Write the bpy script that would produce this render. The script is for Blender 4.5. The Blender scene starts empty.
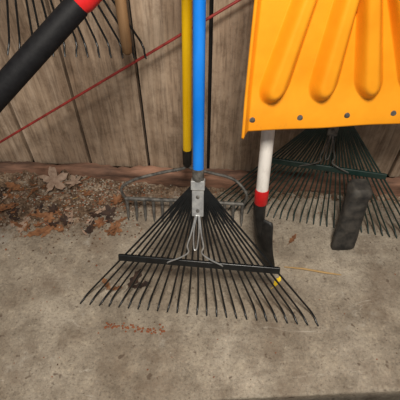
import bpy, math, random
from mathutils import Vector, Matrix, noise
random.seed(7)
V=Vector
scene=bpy.context.scene
scene.view_settings.view_transform='Standard'

# ------------------------------------------------------------ materials
def nodes(name):
    m=bpy.data.materials.new(name); m.use_nodes=True
    nt=m.node_tree; b=nt.nodes['Principled BSDF']
    return m,nt,b
def N(nt,t,**k):
    n=nt.nodes.new(t)
    for a,v in k.items(): setattr(n,a,v)
    return n
def noise_tex(nt,scale,stretch=(1,1,1),detail=6,rough=0.6,loc=(0,0,0),dist=0):
    tc=N(nt,'ShaderNodeTexCoord'); mp=N(nt,'ShaderNodeMapping')
    mp.inputs['Scale'].default_value=stretch; mp.inputs['Location'].default_value=loc
    nt.links.new(tc.outputs['Object'],mp.inputs['Vector'])
    n=N(nt,'ShaderNodeTexNoise'); n.inputs['Scale'].default_value=scale
    n.inputs['Detail'].default_value=detail; n.inputs['Roughness'].default_value=rough; n.inputs['Distortion'].default_value=dist
    nt.links.new(mp.outputs['Vector'],n.inputs['Vector'])
    return n.outputs['Fac']
def ramp(nt,fac,stops):
    r=N(nt,'ShaderNodeValToRGB'); el=r.color_ramp.elements
    while len(el)<len(stops): el.new(0.5)
    for e,(p,c) in zip(el,stops):
        e.position=p; e.color=(c[0],c[1],c[2],1) if hasattr(c,'__len__') else (c,c,c,1)
    nt.links.new(fac,r.inputs['Fac']); return r.outputs['Color']
def mix(nt,fac,a,b,mode='MIX'):
    m=N(nt,'ShaderNodeMix',data_type='RGBA',blend_type=mode)
    for s,v in ((m.inputs[0],fac),(m.inputs[6],a),(m.inputs[7],b)):
        if isinstance(v,(int,float)): s.default_value=v
        elif isinstance(v,tuple): s.default_value=(v[0],v[1],v[2],1)
        else: nt.links.new(v,s)
    return m.outputs[2]
def bump(nt,b,fac,strength,dist=0.002):
    bp=N(nt,'ShaderNodeBump'); bp.inputs['Strength'].default_value=strength; bp.inputs['Distance'].default_value=dist
    nt.links.new(fac,bp.inputs['Height']); nt.links.new(bp.outputs['Normal'],b.inputs['Normal'])
def simple(name,c1,c2,scale=40,rough=0.5,metal=0.0,bmp=0.2,stretch=(1,1,1),lo=.35,hi=.7,spec=None):
    m,nt,b=nodes(name); f=noise_tex(nt,scale,stretch)
    nt.links.new(ramp(nt,f,[(lo,c1),(hi,c2)]),b.inputs['Base Color'])
    b.inputs['Roughness'].default_value=rough; b.inputs['Metallic'].default_value=metal
    if spec is not None: b.inputs['Specular IOR Level'].default_value=spec
    if bmp: bump(nt,b,f,bmp)
    return m
M={}
M['black']=simple('black_painted_steel',(.003,.004,.005),(.009,.011,.012),60,.30,.0,.1,spec=.5)
M['green']=simple('dark_green_steel',(.005,.018,.015),(.014,.038,.031),50,.42,.0,.1,spec=.5)
M['blue']=simple('blue_fiberglass',(.0,.15,.60),(.01,.20,.72),25,.22,0,.0,(1,1,.2),spec=.6)
M['yellow']=simple('yellow_fiberglass',(.80,.46,.0),(.92,.58,.01),25,.22,0,.0,(1,1,.2),spec=.6)
M['white']=simple('white_painted_shaft',(.42,.38,.34),(.80,.76,.71),22,.4,0,.2,(1,1,.3),.3,.5)
M['red']=simple('red_plastic',(.48,.008,.01),(.68,.02,.02),30,.4,0,.1)
M['redrod']=simple('red_fiberglass_rod',(.17,.015,.012),(.36,.035,.028),60,.5,0,.1)
M['zinc']=simple('zinc_plated_steel',(.38,.39,.40),(.65,.66,.65),70,.38,.6,.1)
M['greysteel']=simple('weathered_grey_steel',(.05,.047,.043),(.22,.21,.19),60,.6,.3,.3)
M['darksteel']=simple('dark_forged_steel',(.008,.008,.008),(.035,.033,.03),45,.5,.3,.4)
M['wedge']=simple('dusty_black_iron',(.010,.010,.010),(.075,.066,.055),32,.7,.0,.8)
M['foam']=simple('black_foam_grip',(.003,.003,.004),(.007,.007,.008),90,.65,0,.3,spec=.2)
M['wood']=simple('old_wood_handle',(.16,.085,.035),(.36,.21,.10),30,.65,0,.3,(1,1,.08))
M['stick']=simple('stick_wood',(.30,.17,.06),(.55,.36,.15),40,.8,0,.4,(.15,1,1))
def orange():
    m,nt,b=nodes('orange_polyethylene'); f=noise_tex(nt,9,detail=5); g=noise_tex(nt,22,(1,1,.5),detail=9,rough=.8,loc=(4,4,4))
    c=ramp(nt,f,[(.35,(.77,.275,.006)),(.7,(.88,.35,.012))])
    c=mix(nt,ramp(nt,g,[(.60,0.0),(.74,.45)]),c,(.42,.15,.02))
    nt.links.new(c,b.inputs['Base Color']); b.inputs['Roughness'].default_value=.42
    bump(nt,b,noise_tex(nt,260),.2,.001); return m
M['orange']=orange()
M['leafpale']=simple('pale_dead_leaf',(.26,.17,.12),(.50,.37,.28),50,.8,0,.4)
M['leafbrown']=simple('brown_dead_leaf',(.13,.05,.02),(.34,.16,.07),60,.8,0,.4)
M['leafdark']=simple('dark_dead_leaf',(.02,.012,.010),(.07,.035,.02),60,.8,0,.4)
M['leafyellow']=simple('yellow_leaf',(.75,.48,.01),(.9,.65,.03),60,.7,0,.4)
M['soil']=simple('soil_crumbs',(.05,.028,.016),(.20,.12,.068),90,.95,0,.5)
M['gravel']=simple('grit_grey',(.22,.18,.14),(.50,.44,.36),90,.9,0,.3)
M['rust']=simple('red_brown_crumbs',(.18,.05,.02),(.33,.12,.05),90,.9,0,.3)
def moundmat():
    m,nt,b=nodes('soil_drift'); f=noise_tex(nt,26,detail=10,rough=.75); g=noise_tex(nt,120,detail=4,rough=.7)
    c=ramp(nt,f,[(.32,(.04,.025,.014)),(.46,(.14,.088,.053)),(.56,(.28,.20,.135)),(.68,(.52,.44,.35))])
    c=mix(nt,.7,c,ramp(nt,g,[(.35,(.35,.31,.28)),(.6,(1.2,1.2,1.2))]),'MULTIPLY')
    nt.links.new(c,b.inputs['Base Color']); b.inputs['Roughness'].default_value=.95; bump(nt,b,g,.8,.004); return m
M['mound']=moundmat()

def concrete(name,dirt=True):
    m,nt,b=nodes(name)
    big=noise_tex(nt,3.2,detail=8,rough=.62); mid=noise_tex(nt,15,detail=9,rough=.72,loc=(3,1,0),dist=.3); fine=noise_tex(nt,130,detail=5,rough=.8)
    c=ramp(nt,big,[(.32,(.22,.180,.135)),(.5,(.33,.285,.225)),(.68,(.44,.39,.32))])
    c2=ramp(nt,mid,[(.3,(.50,.46,.42)),(.50,(.92,.90,.88)),(.7,(1.3,1.28,1.24))])
    c=mix(nt,.9,c,c2,'MULTIPLY')
    c3=ramp(nt,fine,[(.34,(.30,.26,.22)),(.46,(.95,.95,.95)),(.56,(1.05,1.05,1.04)),(.68,(1.6,1.57,1.5))])
    c=mix(nt,.8,c,c3,'MULTIPLY')
    st=noise_tex(nt,5.5,detail=8,rough=.7,loc=(5,2,0))
    c=mix(nt,ramp(nt,st,[(.50,0.0),(.64,.60)]),c,(.16,.115,.078))
    sc=noise_tex(nt,6,(1,5,1),detail=9,rough=.8,loc=(1,8,0),dist=1.2)
    c=mix(nt,ramp(nt,sc,[(.60,0.0),(.68,.55)]),c,(.58,.53,.45))
    sp=noise_tex(nt,38,detail=2,rough=.5,loc=(7,7,0))
    c=mix(nt,ramp(nt,sp,[(.67,0.0),(.72,.7)]),c,(.08,.05,.032))
    if dirt:
        tc=N(nt,'ShaderNodeTexCoord'); sx=N(nt,'ShaderNodeSeparateXYZ'); nt.links.new(tc.outputs['Object'],sx.inputs[0])
        def mth(op,a,bv,cv=None):
            n=N(nt,'ShaderNodeMath',operation=op)
            for i,v in enumerate((a,bv,cv)):
                if v is None: continue
                if isinstance(v,(int,float)): n.inputs[i].default_value=v
                else: nt.links.new(v,n.inputs[i])
            return n.outputs[0]
        yy=mth('MULTIPLY_ADD',sx.outputs['Y'],5.0,1.28)
        xl=mth('MULTIPLY_ADD',sx.outputs['X'],-1.1,-.36)
        v=mth('ADD',yy,xl)
        v=mth('ADD',v,mth('MULTIPLY_ADD',mid,3.0,-1.5))
        msk=ramp(nt,v,[(.25,0.0),(.75,1.0)])
        soilc=ramp(nt,fine,[(.3,(.05,.03,.018)),(.5,(.15,.095,.058)),(.68,(.32,.24,.165))])
        c=mix(nt,msk,c,soilc)
        w=noise_tex(nt,7,detail=9,rough=.75,loc=(9,4,0))
        c=mix(nt,ramp(nt,w,[(.58,0.0),(.70,.6)]),c,(.50,.465,.40))
    nt.links.new(c,b.inputs['Base Color']); b.inputs['Roughness'].default_value=.85
    bump(nt,b,mix(nt,.5,mid,fine),.8,.005)
    return m
M['concrete']=concrete('concrete_floor'); M['concrete2']=concrete('concrete_apron',False)

def wallwood(name,cols):
    m,nt,b=nodes(name)
    g=noise_tex(nt,6,(9,9,.35),detail=8,rough=.6); mo=noise_tex(nt,20,(1,1,.8),detail=10,rough=.8,loc=(2,7,1)); fi=noise_tex(nt,110,(1.5,1.5,.10),detail=4,rough=.6)
    big=noise_tex(nt,3.4,(1.5,1.5,.8),detail=5,loc=(1,3,8))
    c=ramp(nt,g,[(.30,cols[0]),(.5,cols[1]),(.70,cols[2])])
    c=mix(nt,.7,c,ramp(nt,mo,[(.36,(.52,.47,.43)),(.5,(1,1,1)),(.62,(1.22,1.21,1.2))]),'MULTIPLY')
    c=mix(nt,.45,c,ramp(nt,fi,[(.36,(.35,.31,.28)),(.50,(1.0,1.0,1.0)),(.64,(1.15,1.15,1.15))]),'MULTIPLY')
    c=mix(nt,.65,c,ramp(nt,big,[(.38,(.55,.49,.45)),(.6,(1.1,1.1,1.1))]),'MULTIPLY')
    nt.links.new(c,b.inputs['Base Color']); b.inputs['Roughness'].default_value=.75
    bump(nt,b,fi,.25,.002); return m
M['wall']=wallwood('rough_plywood_siding',[(.30,.215,.145),(.385,.285,.20),(.47,.365,.27)])
M['gap']=simple('dark_groove',(.004,.003,.002),(.008,.006,.005),20,.95,0,0)
M['sill']=simple('reddish_treated_timber',(.075,.04,.026),(.37,.195,.125),14,.8,0,.7,(.3,2,2),.38,.66)

# ------------------------------------------------------------ mesh builder
class B:
    def __init__(s): s.v=[];s.f=[];s.m=[];s.mats=[]
    def mi(s,k):
        if k not in s.mats: s.mats.append(k)
        return s.mats.index(k)
    def add(s,vs,fs,k):
        o=len(s.v); s.v+= [tuple(p) for p in vs]; mi=s.mi(k)
        for f in fs: s.f.append([i+o for i in f]); s.m.append(mi)
    def tube(s,pts,r,k,seg=10,cap=True,flat=None):
        pts=[V(p) for p in pts]; n=len(pts)
        rs=r if hasattr(r,'__len__') else [r]*n
        vs=[];fs=[]; prev=None
        for i,p in enumerate(pts):
            t=(pts[min(i+1,n-1)]-pts[max(i-1,0)]).normalized()
            if prev is None:
                a=V((1,0,0)) if abs(t.x)<.9 else V((0,1,0)); u=(a-t*a.dot(t)).normalized()
            else:
                u=(prev-t*prev.dot(t)).normalized()
            prev=u; w=t.cross(u)
            for j in range(seg):
                an=2*math.pi*j/seg
                vs.append(p+(u*math.cos(an)+w*math.sin(an)*(flat or 1))*rs[i])
        for i in range(n-1):
            for j in range(seg):
                a=i*seg+j;b=i*seg+(j+1)%seg; fs.append((a,b,b+seg,a+seg))
        if cap:
            fs.append(tuple(range(seg))[::-1]); fs.append(tuple(range((n-1)*seg,n*seg)))
        s.add(vs,fs,k)
    def box(s,c,size,k,rot=None):
        c=V(c); R=rot or Matrix.Identity(3); h=[x/2 for x in size]
        vs=[c+R@V((sx*h[0],sy*h[1],sz*h[2])) for sz in(-1,1) for sy in(-1,1) for sx in(-1,1)]
        s.add(vs,[(0,2,3,1),(4,5,7,6),(0,1,5,4),(2,6,7,3),(0,4,6,2),(1,3,7,5)],k)
    def obj(s,name,parent=None,smooth=True,bevel=0,solid=0,sub=0):
        me=bpy.data.meshes.new(name); me.from_pydata(s.v,[],s.f); me.update()
        for k in s.mats: me.materials.append(M[k])
        for p,mi in zip(me.polygons,s.m): p.material_index=mi; p.use_smooth=smooth
        o=bpy.data.objects.new(name,me); scene.collection.objects.link(o)
        if solid:
            md=o.modifiers.new('s','SOLIDIFY'); md.thickness=solid; md.offset=0
        if bevel:
            md=o.modifiers.new('b','BEVEL'); md.width=bevel; md.segments=3; md.limit_method='ANGLE'; md.angle_limit=math.radians(40)
        if smooth:
            try: me.set_sharp_from_angle(angle=math.radians(50))
            except Exception: pass
        if parent: o.parent=parent
        return o
def empty(name):
    e=bpy.data.objects.new(name,None); scene.collection.objects.link(e); e.empty_display_size=.05; return e
def frame(x,y,z):
    return Matrix((x,y,z)).transposed()
def arc(pts,n=6):
    P=[V(p) for p in pts]; out=[]
    for i in range(len(P)-1):
        p0=P[max(i-1,0)];p1=P[i];p2=P[i+1];p3=P[min(i+2,len(P)-1)]
        for j in range(n):
            t=j/n
            out.append(.5*((2*p1)+(p2-p0)*t+(2*p0-5*p1+4*p2-p3)*t*t+(3*p1-p0-3*p2+p3)*t**3))
    out.append(P[-1]); return out

# ------------------------------------------------------------ room
WA=math.radians(-3.27)
def W(lx,ly,z):
    return V((lx*math.cos(WA)-ly*math.sin(WA), -.045+lx*math.sin(WA)+ly*math.cos(WA), z))
RW=Matrix.Rotation(WA,3,'Z')
b=B()
x0=-2.975
for i in range(30):
    xc=x0+i*.2+.1
    g=random.choice([.009,.011,.013])
    b.box(W(xc,.045,1.23),(.2-g,.03,2.34),'wall',RW)
b.box(W(0,.075,1.2),(6.0,.036,2.4),'gap',RW)
wall=b.obj('wall_back',smooth=False,bevel=.0012)

b=B(); n=400; prof=[(0.0,0.0),(-.001,.03),(.001,.056),(.006,.064),(.028,.068)]
vs=[];fs=[]
for i in range(n+1):
    x=-2.97+5.94*i/n
    for j,(py,pz) in enumerate(prof):
        d=noise.noise(V((x*9,j*.7,0)))*.007+noise.noise(V((x*40,j,3)))*.005
        vs.append(W(x,py-.002+(d if j>0 else 0),max(0,pz+d*(1 if j>1 else 0))))
m_=len(prof)
for i in range(n):
    for j in range(m_-1): a=i*m_+j; fs.append((a,a+m_,a+m_+1,a+1))
b.add(vs,fs,'sill'); b.obj('baseboard_back')

b=B()
b.add([(-3,-.86,-.12),(3,-.59,-.12),(3,.3,-.12),(-3,.6,-.12),(-3,-.86,0),(3,-.59,0),(3,.3,0),(-3,.6,0)],
 [(4,5,6,7),(0,1,5,4),(1,2,6,5),(2,3,7,6),(3,0,4,7),(0,3,2,1)],'concrete')
b.obj('floor',smooth=False,bevel=.006)
b=B()
b.add([(-3,-3,-.03),(3,-3,-.03),(3,-.602,-.03),(-3,-.872,-.03),(-3,-3,-.12),(3,-3,-.12),(3,-.602,-.12),(-3,-.872,-.12)],
 [(0,1,2,3),(4,7,6,5),(0,4,5,1),(1,5,6,2),(2,6,7,3),(3,7,4,0)],'concrete2')
b.obj('floor_apron',smooth=False,bevel=.004)

# ------------------------------------------------------------ leaf rakes
def leaf_rake(tipL,tipR,apex,hdir,hlen,n,mt,handle_mat,r_t=.0024,barf=.62,hook=.03,elbow_h=.035,hr=.0118,plate='zinc'):
    root=empty('leaf_rake')
    tipL=V(tipL);tipR=V(tipR);apex=V(apex);hd=V(hdir).normalized()
    ax=(tipR-tipL).normalized()
    ax_h=(ax-hd*ax.dot(hd)).normalized()
    nrm=ax_h.cross(hd).normalized()
    if nrm.y>0: nrm=-nrm
    b=B(); barpts=[]
    for i in range(n):
        s=i/(n-1); q=2*s-1
        tip=tipL.lerp(tipR,s)
        start=apex+ax_h*q*.011-hd*(.002+.02*(1-abs(q)))
        fan=(tip-start).normalized()
        jz=random.uniform(-.004,.004)
        elbow=tip-fan*elbow_h*.9+V((jz,jz*.5,0))-nrm*hook*.75
        barp=start.lerp(elbow,barf)
        barpts.append(barp)
        e1=elbow-(elbow-barp).normalized()*.012
        e2=elbow.lerp(tip,.25)+ (elbow-barp).normalized()*.006
        pts=[start,start.lerp(barp,.5),barp,barp.lerp(e1,.5),e1]+[elbow.lerp(e1,.3),e2,elbow.lerp(tip,.65),tip]
        b.tube(pts,[r_t]*7+[r_t,r_t*.8],mt,8)
    b.obj('tines',root)
    b=B(); L=barpts[0];R=barpts[-1]; d=(R-L).normalized()
    z=(hd-d*hd.dot(d)).normalized(); yv=z.cross(d)
    b.box((L+R)/2+nrm*.003,((R-L).length+.022,.0075,.018),mt,frame(d,yv,z))
    b.box((L+R)/2-nrm*.004,((R-L).length+.018,.004,.012),mt,frame(d,yv,z))
    b.obj('cross_bar',root,smooth=False,bevel=.002)
    b=B(); R3=frame(ax_h,hd.cross(ax_h),hd)
    b.box(apex-hd*.035+nrm*.004,(.026,.006,.085),plate,R3)
    b.box(apex-hd*.0+nrm*.001,(.03,.02,.022),plate,R3)
    for q in(-.028,-.062,.0):
        c=apex+hd*q+nrm*.007
        b.tube([c,c+nrm*.003],.0042,'greysteel',10)
    b.obj('ferrule_plate',root,smooth=False,bevel=.0015)
    b=B()
    c0=apex-hd*.075+nrm*.006; bm=(barpts[n//2]+barpts[n//2-1])/2+nrm*.008
    dn=(bm-c0)
    for sg in(-1,1):
        pts=[c0+ax_h*sg*.004, c0+dn*.30+ax_h*sg*.012+nrm*.012, c0+dn*.52+ax_h*sg*.019+nrm*.014, c0+dn*.66+ax_h*sg*.016+nrm*.012, c0+dn*.80+ax_h*sg*.036+nrm*.008, c0+dn*.95+ax_h*sg*.066, c0+dn*1.02+ax_h*sg*.068-nrm*.008]
        b.tube(arc(pts,5),.0019,plate,7)
        pts=[c0+ax_h*sg*.002+nrm*.002, c0+dn*.25+ax_h*sg*.006+nrm*.01, c0+dn*.55+ax_h*sg*.004+nrm*.012, c0+dn*.6+nrm*.014]
        b.tube(arc(pts,4),.0017,plate,7)
    b.obj('spring_wires',root)
    b=B(); s0=apex+hd*.006
    b.tube([s0,s0+hd*.004,s0+hd*.03],[hr*.8,hr*1.08,hr*1.08],'greysteel',20)
    b.tube([s0+hd*.028,s0+hd*hlen*.5,s0+hd*hlen,s0+hd*(hlen+.004)],[hr,hr,hr,hr*.6],handle_mat,32)
    b.obj('handle',root)
    return root

leaf_rake((-.326,-.482,.003),(.309,-.546,.003),(-.004,-.393,.378),(.003,.13,.337),1.00,25,'black','blue',r_t=.0026)
leaf_rake((.03,-.135,.003),(.67,-.275,.003),(.350,-.152,.405),(.012,.092,.68),.80,32,'green','wood',r_t=.0024,barf=.5,hook=.028,plate='greysteel')
r3=leaf_rake((-.64,-.075,.51),(-.13,-.10,.51),(-.36,-.045,.90),(.0,.02,1),.95,19,'black','wood',r_t=.0027,hook=.03,barf=.42,plate='greysteel')
b=B(); b.tube([W(-.36,.04,1.90),W(-.36,-.06,1.91)],.004,'greysteel',8); b.obj('wall_nail',r3)

# ------------------------------------------------------------ bow rake
root=empty('bow_rake')
b=B(); cx=-.048; y0=-.175; L=-.233; R=.135
hd=V((.02,.1,1)).normalized()
b.tube([(L,y0+.012,.078),(cx,y0,.080),(R,y0-.012,.078)],.0065,'greysteel',8)
nt_=14
for i in range(nt_):
    s=i/(nt_-1); x=L+.004+(R-L-.008)*s; y=y0+.012-.024*s
    b.tube([(x,y,.080),(x,y-.004,.05),(x,y-.016,.018),(x,y-.026,.002)],[.0055,.005,.0042,.0018],'greysteel',6)
b.obj('rake_head',root)
b=B()
top=V((-.037,-.153,.215))
for sg,ex,ey in((-1,L,y0+.012),(1,R,y0-.012)):
    w=abs(ex-top.x)
    pts=[top,top+V((sg*.012,0,-.018)),top+V((sg*w*.40,0,-.036)),top+V((sg*w*.80,-.006,-.058)),V((ex+sg*.004,ey,.125)),V((ex,ey,.080))]
    b.tube(arc(pts,6),.0046,'greysteel',8)
b.tube([top+hd*-.01,top+hd*.0,top+hd*.05],[.007,.0125,.0135],'darksteel',16)
b.obj('bow_frame',root)
b=B(); s0=top+hd*.035; e=s0+hd*1.15
b.tube([s0,s0.lerp(e,.5),e,e+hd*.004],[.0118,.0118,.0118,.006],'yellow',32); b.obj('handle',root)

# ------------------------------------------------------------ snow shovel
root=empty('snow_shovel')
b=B(); nu,nv=190,150
Wd=.425; xc=.297; z0=.490; Ls=.42
rid=[(-.174,-.124),(-.066,-.048),(.052,-.004),(.160,.052)]
def shovel_pt(u,v):
    halfw=Wd/2*(1-.05*v+ .03*max(0,v-.8))
    x=u*halfw
    z=z0+v*Ls
    y=-.325+.2*(z-z0)+.09*(xc-.207+x-.089)*0.9
    edge=abs(u)
    fwd=.024*max(0,(edge-.94)/.06)**1.5
    fwd+= .018*math.cos(min(v/.22,1)*math.pi/2)**2*.6
    fwd+= .02*v*v
    best=0
    for k,(xb,xt) in enumerate(rid):
        vr=min(max(v/.52,0),1.6)
        cxr=xb+(xt-xb)*vr
        wr=.033-.010*min(vr,1.2)
        d=abs(x-cxr)/wr
        vv=max(0,(.225-v)/.105)
        rr=math.sqrt(d*d+vv*vv)
        if rr<1.0:
            t=min(1,(1-rr)/.75); best=max(best,.032*(t*t*(3-2*t)*.5+.5*math.sin(t*math.pi/2)**1.4))
    y-=fwd+best
    return V((xc+x,y,z+.002*noise.noise(V((x*10,v*3,0)))))
vs=[shovel_pt(2*i/nu-1,j/nv) for j in range(nv+1) for i in range(nu+1)]
fs=[(j*(nu+1)+i,j*(nu+1)+i+1,(j+1)*(nu+1)+i+1,(j+1)*(nu+1)+i) for j in range(nv) for i in range(nu)]
b.add(vs,fs,'orange'); b.obj('blade',root,solid=.005)
b=B()
for k in range(5):
    u=-.91+.455*k
    p=shovel_pt(u,.055); b.tube([p,p-V((0,.004,0)),p-V((0,.0055,0))],[.0062,.0058,.002],'greysteel',12)
b.obj('rivets',root)
b=B()
sd=V((0,.2,1)).normalized(); s0=shovel_pt(0,1)+V((0,.035,-.06))
b.tube([s0-sd*.10,s0,s0+sd*.1],[.012,.022,.020],'orange',16)
e=V((.297,-.075,1.68))
b.tube([s0+sd*.02,e],.0145,'wood',20)
b.tube([e-sd*.03,e+sd*.02],.018,'foam',16)
b.tube(arc([e+sd*.01,e+V((-.05,.01,.05)),e+V((-.055,.018,.10)),e+V((0,.02,.12)),e+V((.055,.018,.10)),e+V((.05,.01,.05)),e+sd*.01],6),.010,'foam',12)
b.obj('shaft_and_grip',root)
b=B(); h=e+V((0,.02,.10)); b.tube(arc([V((h.x,-.02,h.z+.03)),V((h.x,-.09,h.z-.01)),V((h.x,-.115,h.z+.0)),V((h.x,-.12,h.z+.03))],5),.004,'greysteel',8); b.obj('wall_hook',root)

# ------------------------------------------------------------ spade with white shaft
root=empty('garden_spade')
p=lambda z,dx=0: V((.156+dx,-.373+.24*z,z))
b=B(); b.tube([p(.262),p(.8),p(1.30),p(1.304)],[.0155,.0155,.0155,.008],'white',24)
b.tube([p(.228),p(.232),p(.268),p(.272)],[.014,.0172,.0176,.0160],'red',24)
b.obj('shaft',root)
b=B(); b.tube([p(.240),p(.20),p(.165,.003),p(.13,.008)],[.0145,.013,.011,.007],'darksteel',16)
yaw=math.radians(-62); across=V((math.cos(yaw),math.sin(yaw),0)); nr=V((-math.sin(yaw),math.cos(yaw),0))
vs=[];nu_,nv_=12,18
for j in range(nv_+1):
    v=j/nv_; z=.185*(1-v)+.003
    hw=.046*(1-.1*v) if v<.6 else .046*.94*math.sqrt(max(0.02,1-((v-.6)/.42)**2))
    if v<.04: hw*=.9
    for i in range(nu_+1):
        u=2*i/nu_-1
        vs.append(V((.158+.036*v,-.373+.24*z+.01,z))+across*u*hw+nr*(.016*(u*u)-.01*math.sin(v*math.pi)-.004))
fs=[(j*(nu_+1)+i,j*(nu_+1)+i+1,(j+1)*(nu_+1)+i+1,(j+1)*(nu_+1)+i) for j in range(nv_) for i in range(nu_)]
b.add(vs,fs,'darksteel'); b.obj('blade',root,solid=.003)

# ------------------------------------------------------------ splitting wedge
b=B();nr_=18
vs=[];fs=[];seg=24
for j in range(nr_+1):
    v=j/nr_; z=.212*v
    wx=.036-.008*v+(.003 if v>.88 else 0); wy=.010+.018*v+(.003 if v>.88 else 0)
    if j==0: wx*=.86; wy=.005
    if j==nr_: wx*=.75; wy*=.75
    c=V((.428+.014*v,-.300+.066*v,.002+z))
    for k in range(seg):
        a=2*math.pi*k/seg; ca,sa=math.cos(a),math.sin(a)
        q=.55
        vs.append(c+V((math.copysign(abs(ca)**q,ca)*wx,math.copysign(abs(sa)**q,sa)*wy,0))+V((1,1,0))*noise.noise(c*30+V((ca,sa,0)))*.003)
for j in range(nr_):
    for k in range(seg): a=j*seg+k;c_=j*seg+(k+1)%seg; fs.append((a,c_,c_+seg,a+seg))
fs.append(tuple(range(seg))[::-1]); fs.append(tuple(range(nr_*seg,(nr_+1)*seg)))
b.add(vs,fs,'wedge'); b.obj('splitting_wedge',bevel=.003)

# ------------------------------------------------------------ extension pole with foam grip (upper left)
root=empty('extension_pole')
A=V((-.160,-.388,.771)); D=V((-.173,-.091,-.137))
def q(t): return A+D*t
b=B(); b.tube([q(-3.6),q(5.70)],.0125,'red',20)
b.tube([q(-.35),q(-.3),q(.06),q(.10)],[.015,.019,.0195,.017],'red',24); b.obj('pole',root)
b=B(); b.tube([q(.09),q(.11),q(1.0),q(2.4),q(2.43)],[.016,.0185,.0195,.019,.015],'foam',28); b.obj('foam_grip',root)

# ------------------------------------------------------------ red driveway marker rod
b=B(); P0=V((-.579,-.10,.251)); P1=V((.09,-.060,.632)); d=P1-P0
b.tube([P0-d*.65,P0+d*.5,P1+d*.42],.0034,'redrod',10); b.obj('driveway_marker_rod')

# ------------------------------------------------------------ hoe hung with wooden handle down
root=empty('garden_hoe')
b=B(); b.tube([(-.172,-.105,.525),(-.172,-.105,.531),(-.172,-.104,.55),(-.175,-.06,1.72)],[.006,.0115,.0125,.012],'wood',20); b.obj('handle',root)
b=B(); b.tube(arc([(-.175,-.062,1.70),(-.175,-.06,1.80),(-.175,-.09,1.85),(-.175,-.13,1.83)],5),.006,'darksteel',10)
b.box((-.175,-.14,1.79),(.15,.004,.10),'darksteel'); b.obj('hoe_blade',root)
b=B(); b.tube([(-.19,.02,1.835),(-.19,-.09,1.84)],.004,'greysteel',8); b.obj('wall_nail',root)

# ------------------------------------------------------------ soil drift against the wall
b=B(); nx,ny=260,46; vs=[];fs=[]
def drift(x,s):
    amp=.036*min(1,max(0,(-x-.10)/.3))+.009
    edge=.13+.11*min(1,max(0,(-x-.2)/.35))+.06*noise.noise(V((x*6,0,5)))
    if x>-.2: edge=.045+.03*noise.noise(V((x*6,0,5)))
    f=max(0,1-s/edge)
    h=amp*f**1.5*(1+.8*noise.noise(V((x*14,s*14,1))))+.012*f**.5*noise.noise(V((x*45,s*45,2)))+.006*f**.3*noise.noise(V((x*110,s*110,2)))
    return h-.0015
for i in range(nx+1):
    x=-1.0+1.8*i/nx
    for j in range(ny+1):
        s=.27*j/ny
        vs.append(W(x,-s+.004,drift(x,s)))
for i in range(nx):
    for j in range(ny): a=i*(ny+1)+j; fs.append((a,a+1,a+ny+2,a+ny+1))
b.add(vs,fs,'mound')

def crumb(x,y,r,k,z=0):
    vs=[];R=Matrix.Rotation(random.random()*6,3,'Z')
    P=[(1,0,0),(-1,0,0),(0,1,0),(0,-1,0),(0,0,1),(0,0,-1)]
    for p_ in P: vs.append(V((x,y,z+r*.5))+R@(V(p_)*r*random.uniform(.6,1.2)*(1 if p_[2]==0 else .6)))
    b.add(vs,[(0,2,4),(2,1,4),(1,3,4),(3,0,4),(2,0,5),(1,2,5),(3,1,5),(0,3,5)],k)
for i in range(3000):
    x=-.16-abs(random.gauss(0,.30)); s=.006+abs(random.gauss(0,.11))
    if x>-.3 and random.random()<.5: continue
    w=W(x,-s,0); crumb(w.x,w.y,random.uniform(.001,.0048),random.choice(['soil','soil','gravel','rust','gravel']),max(0,drift(x,s)) if s<.27 else 0)
for i in range(500):
    x=random.uniform(-.3,.8); s=.006+abs(random.gauss(0,.05)); w=W(x,-s,0); crumb(w.x,w.y,random.uniform(.001,.003),random.choice(['soil','gravel','rust']),max(0,drift(x,s)) if s<.27 else 0)
for i in range(52):
    x=-.25+.155*(i/51)+random.gauss(0,.003); y=-.552-(x+.17)*.1+random.gauss(0,.006); crumb(x,y,random.uniform(.0028,.005),'rust')
for i in range(260):
    crumb(random.uniform(-.6,.6),random.uniform(-.68,-.2),random.uniform(.0008,.0028),random.choice(['soil','gravel','rust','gravel']))
for i in range(34):
    x=random.uniform(-.7,-.25); s=random.uniform(.02,.2); a=random.random()*3.1; l=random.uniform(.01,.05); w=W(x,-s,max(0,drift(x,s))+.004)
    b.tube([w,w+V((math.cos(a)*l,math.sin(a)*l*.6,.002))],.0011,random.choice(['soil','rust','stick']),5)
b.obj('dirt_debris',smooth=False)

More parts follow.
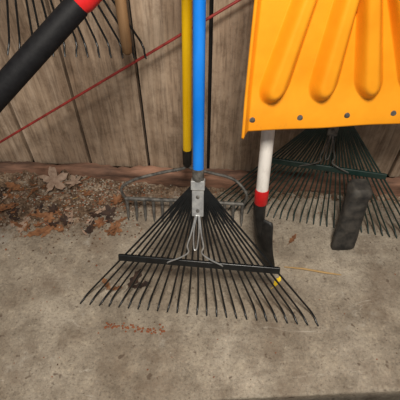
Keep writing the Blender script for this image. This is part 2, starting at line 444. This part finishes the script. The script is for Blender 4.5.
# ------------------------------------------------------------ leaves
def leaf(b,kind,loc,size,rz,k,curl=.25,tilt=0):
    s=max(0,-(loc[1]+.045+.057*loc[0]))
    loc=(loc[0],loc[1],loc[2]+(max(0,drift(loc[0],s)) if s<.27 else 0)+.003)
    n=64; R=Matrix.Rotation(rz,3,'Z')@Matrix.Rotation(tilt,3,'X'); vs=[V((0,0,0))]
    sd=random.random()*10
    out=[]
    for ring in(.5,1.0):
        for i in range(n):
            a=2*math.pi*i/n
            if kind=='maple':
                l=abs(math.cos(2.5*(a)))**.8; r=.32+.68*l*(1 if abs(a-math.pi)>.6 else .6); r*=1-.12*abs(math.sin(9*a))
                x,y=r*math.cos(a),r*math.sin(a)
            else:
                x=math.cos(a); w=.40*(1-.45*abs(math.cos(a*4.5)))
                y=math.sin(a)*w*(1.1 if kind=='oak' else .8)
            out.append((x*ring,y*ring))
    for x,y in out:
        z=curl*(.5*y*y+.35*x*x*math.sin(2*x+sd)+.10*noise.noise(V((x*3,y*3,sd))))
        vs.append(V((x,y,abs(z)+.01)))
    vs=[V(loc)+R@(p*size) for p in vs]
    fs=[(0,1+i,1+(i+1)%n) for i in range(n)]+[(1+i,1+n+i,1+n+(i+1)%n,1+(i+1)%n) for i in range(n)]
    b.add(vs,fs,k)
    b.tube([V(loc)+R@V((-.9*size,0,.01*size)),V(loc)+R@V((-1.5*size,.1*size,.04*size))],.0007,k,5)
b=B()
leaf(b,'maple',(-.485,-.065,.012),.052,.6,'leafpale',.5,.35)
leaf(b,'maple',(-.42,-.06,.010),.032,2.0,'leafpale',.5,-.2)
leaf(b,'oak',(-.50,-.235,.0),.042,.4,'leafbrown')
leaf(b,'oak',(-.455,-.215,.0),.032,2.4,'leafbrown')
leaf(b,'oak',(-.56,-.20,.0),.036,1.2,'leafpale')
leaf(b,'oak',(-.635,-.145,.0),.045,.2,'leafbrown')
leaf(b,'oak',(-.62,-.07,.002),.04,2.7,'leafbrown')
leaf(b,'oak',(-.185,-.405,.0),.034,1.1,'leafdark',.8,.2)
leaf(b,'oak',(-.165,-.425,.0),.026,.3,'leafdark',.9)
leaf(b,'oak',(-.265,-.42,.0),.022,2.2,'leafbrown',.5)
leaf(b,'oak',(-.235,-.435,.0),.018,.2,'leafbrown',.5)
leaf(b,'oak',(.218,-.415,.0),.020,.9,'leafyellow',.8)
leaf(b,'oak',(.285,-.265,.0),.020,.9,'leafbrown',.8)
for k in range(75):
    leaf(b,random.choice(['oak','oval','maple']),(random.uniform(-.74,-.25),random.uniform(-.25,-.045),.0),random.uniform(.010,.032),random.random()*6,random.choice(['leafpale','leafbrown','leafbrown','leafdark']),.7,random.uniform(-.4,.4))
b.obj('dead_leaves')

b=B(); b.tube([(.245,-.365,.004),(.30,-.372,.005),(.36,-.385,.005),(.405,-.392,.004)],[.0015,.0032,.0032,.0015],'stick',7,flat=.7)
b.obj('wood_stick')

# ------------------------------------------------------------ light
def area(name,loc,target,size,power,col):
    l=bpy.data.lights.new(name,'AREA'); l.size=size; l.energy=power; l.color=col
    o=bpy.data.objects.new(name,l); scene.collection.objects.link(o); o.location=loc
    o.rotation_euler=(V(target)-V(loc)).to_track_quat('-Z','Y').to_euler(); return o
area('ceiling_lamp',(.05,-1.12,1.65),(0.08,-.42,.0),.28,29,(1,.935,.84))
w=bpy.data.worlds.new('world'); scene.world=w; w.use_nodes=True
w.node_tree.nodes['Background'].inputs[0].default_value=(.97,.95,.95,1); w.node_tree.nodes['Background'].inputs[1].default_value=.20

cam=bpy.data.cameras.new('camera'); co=bpy.data.objects.new('camera',cam); scene.collection.objects.link(co)
cam.sensor_width=36; cam.lens=36.0; cam.clip_start=.01
co.location=(0,-1,1); co.rotation_euler=(math.radians(90-48),0,0)
scene.camera=co
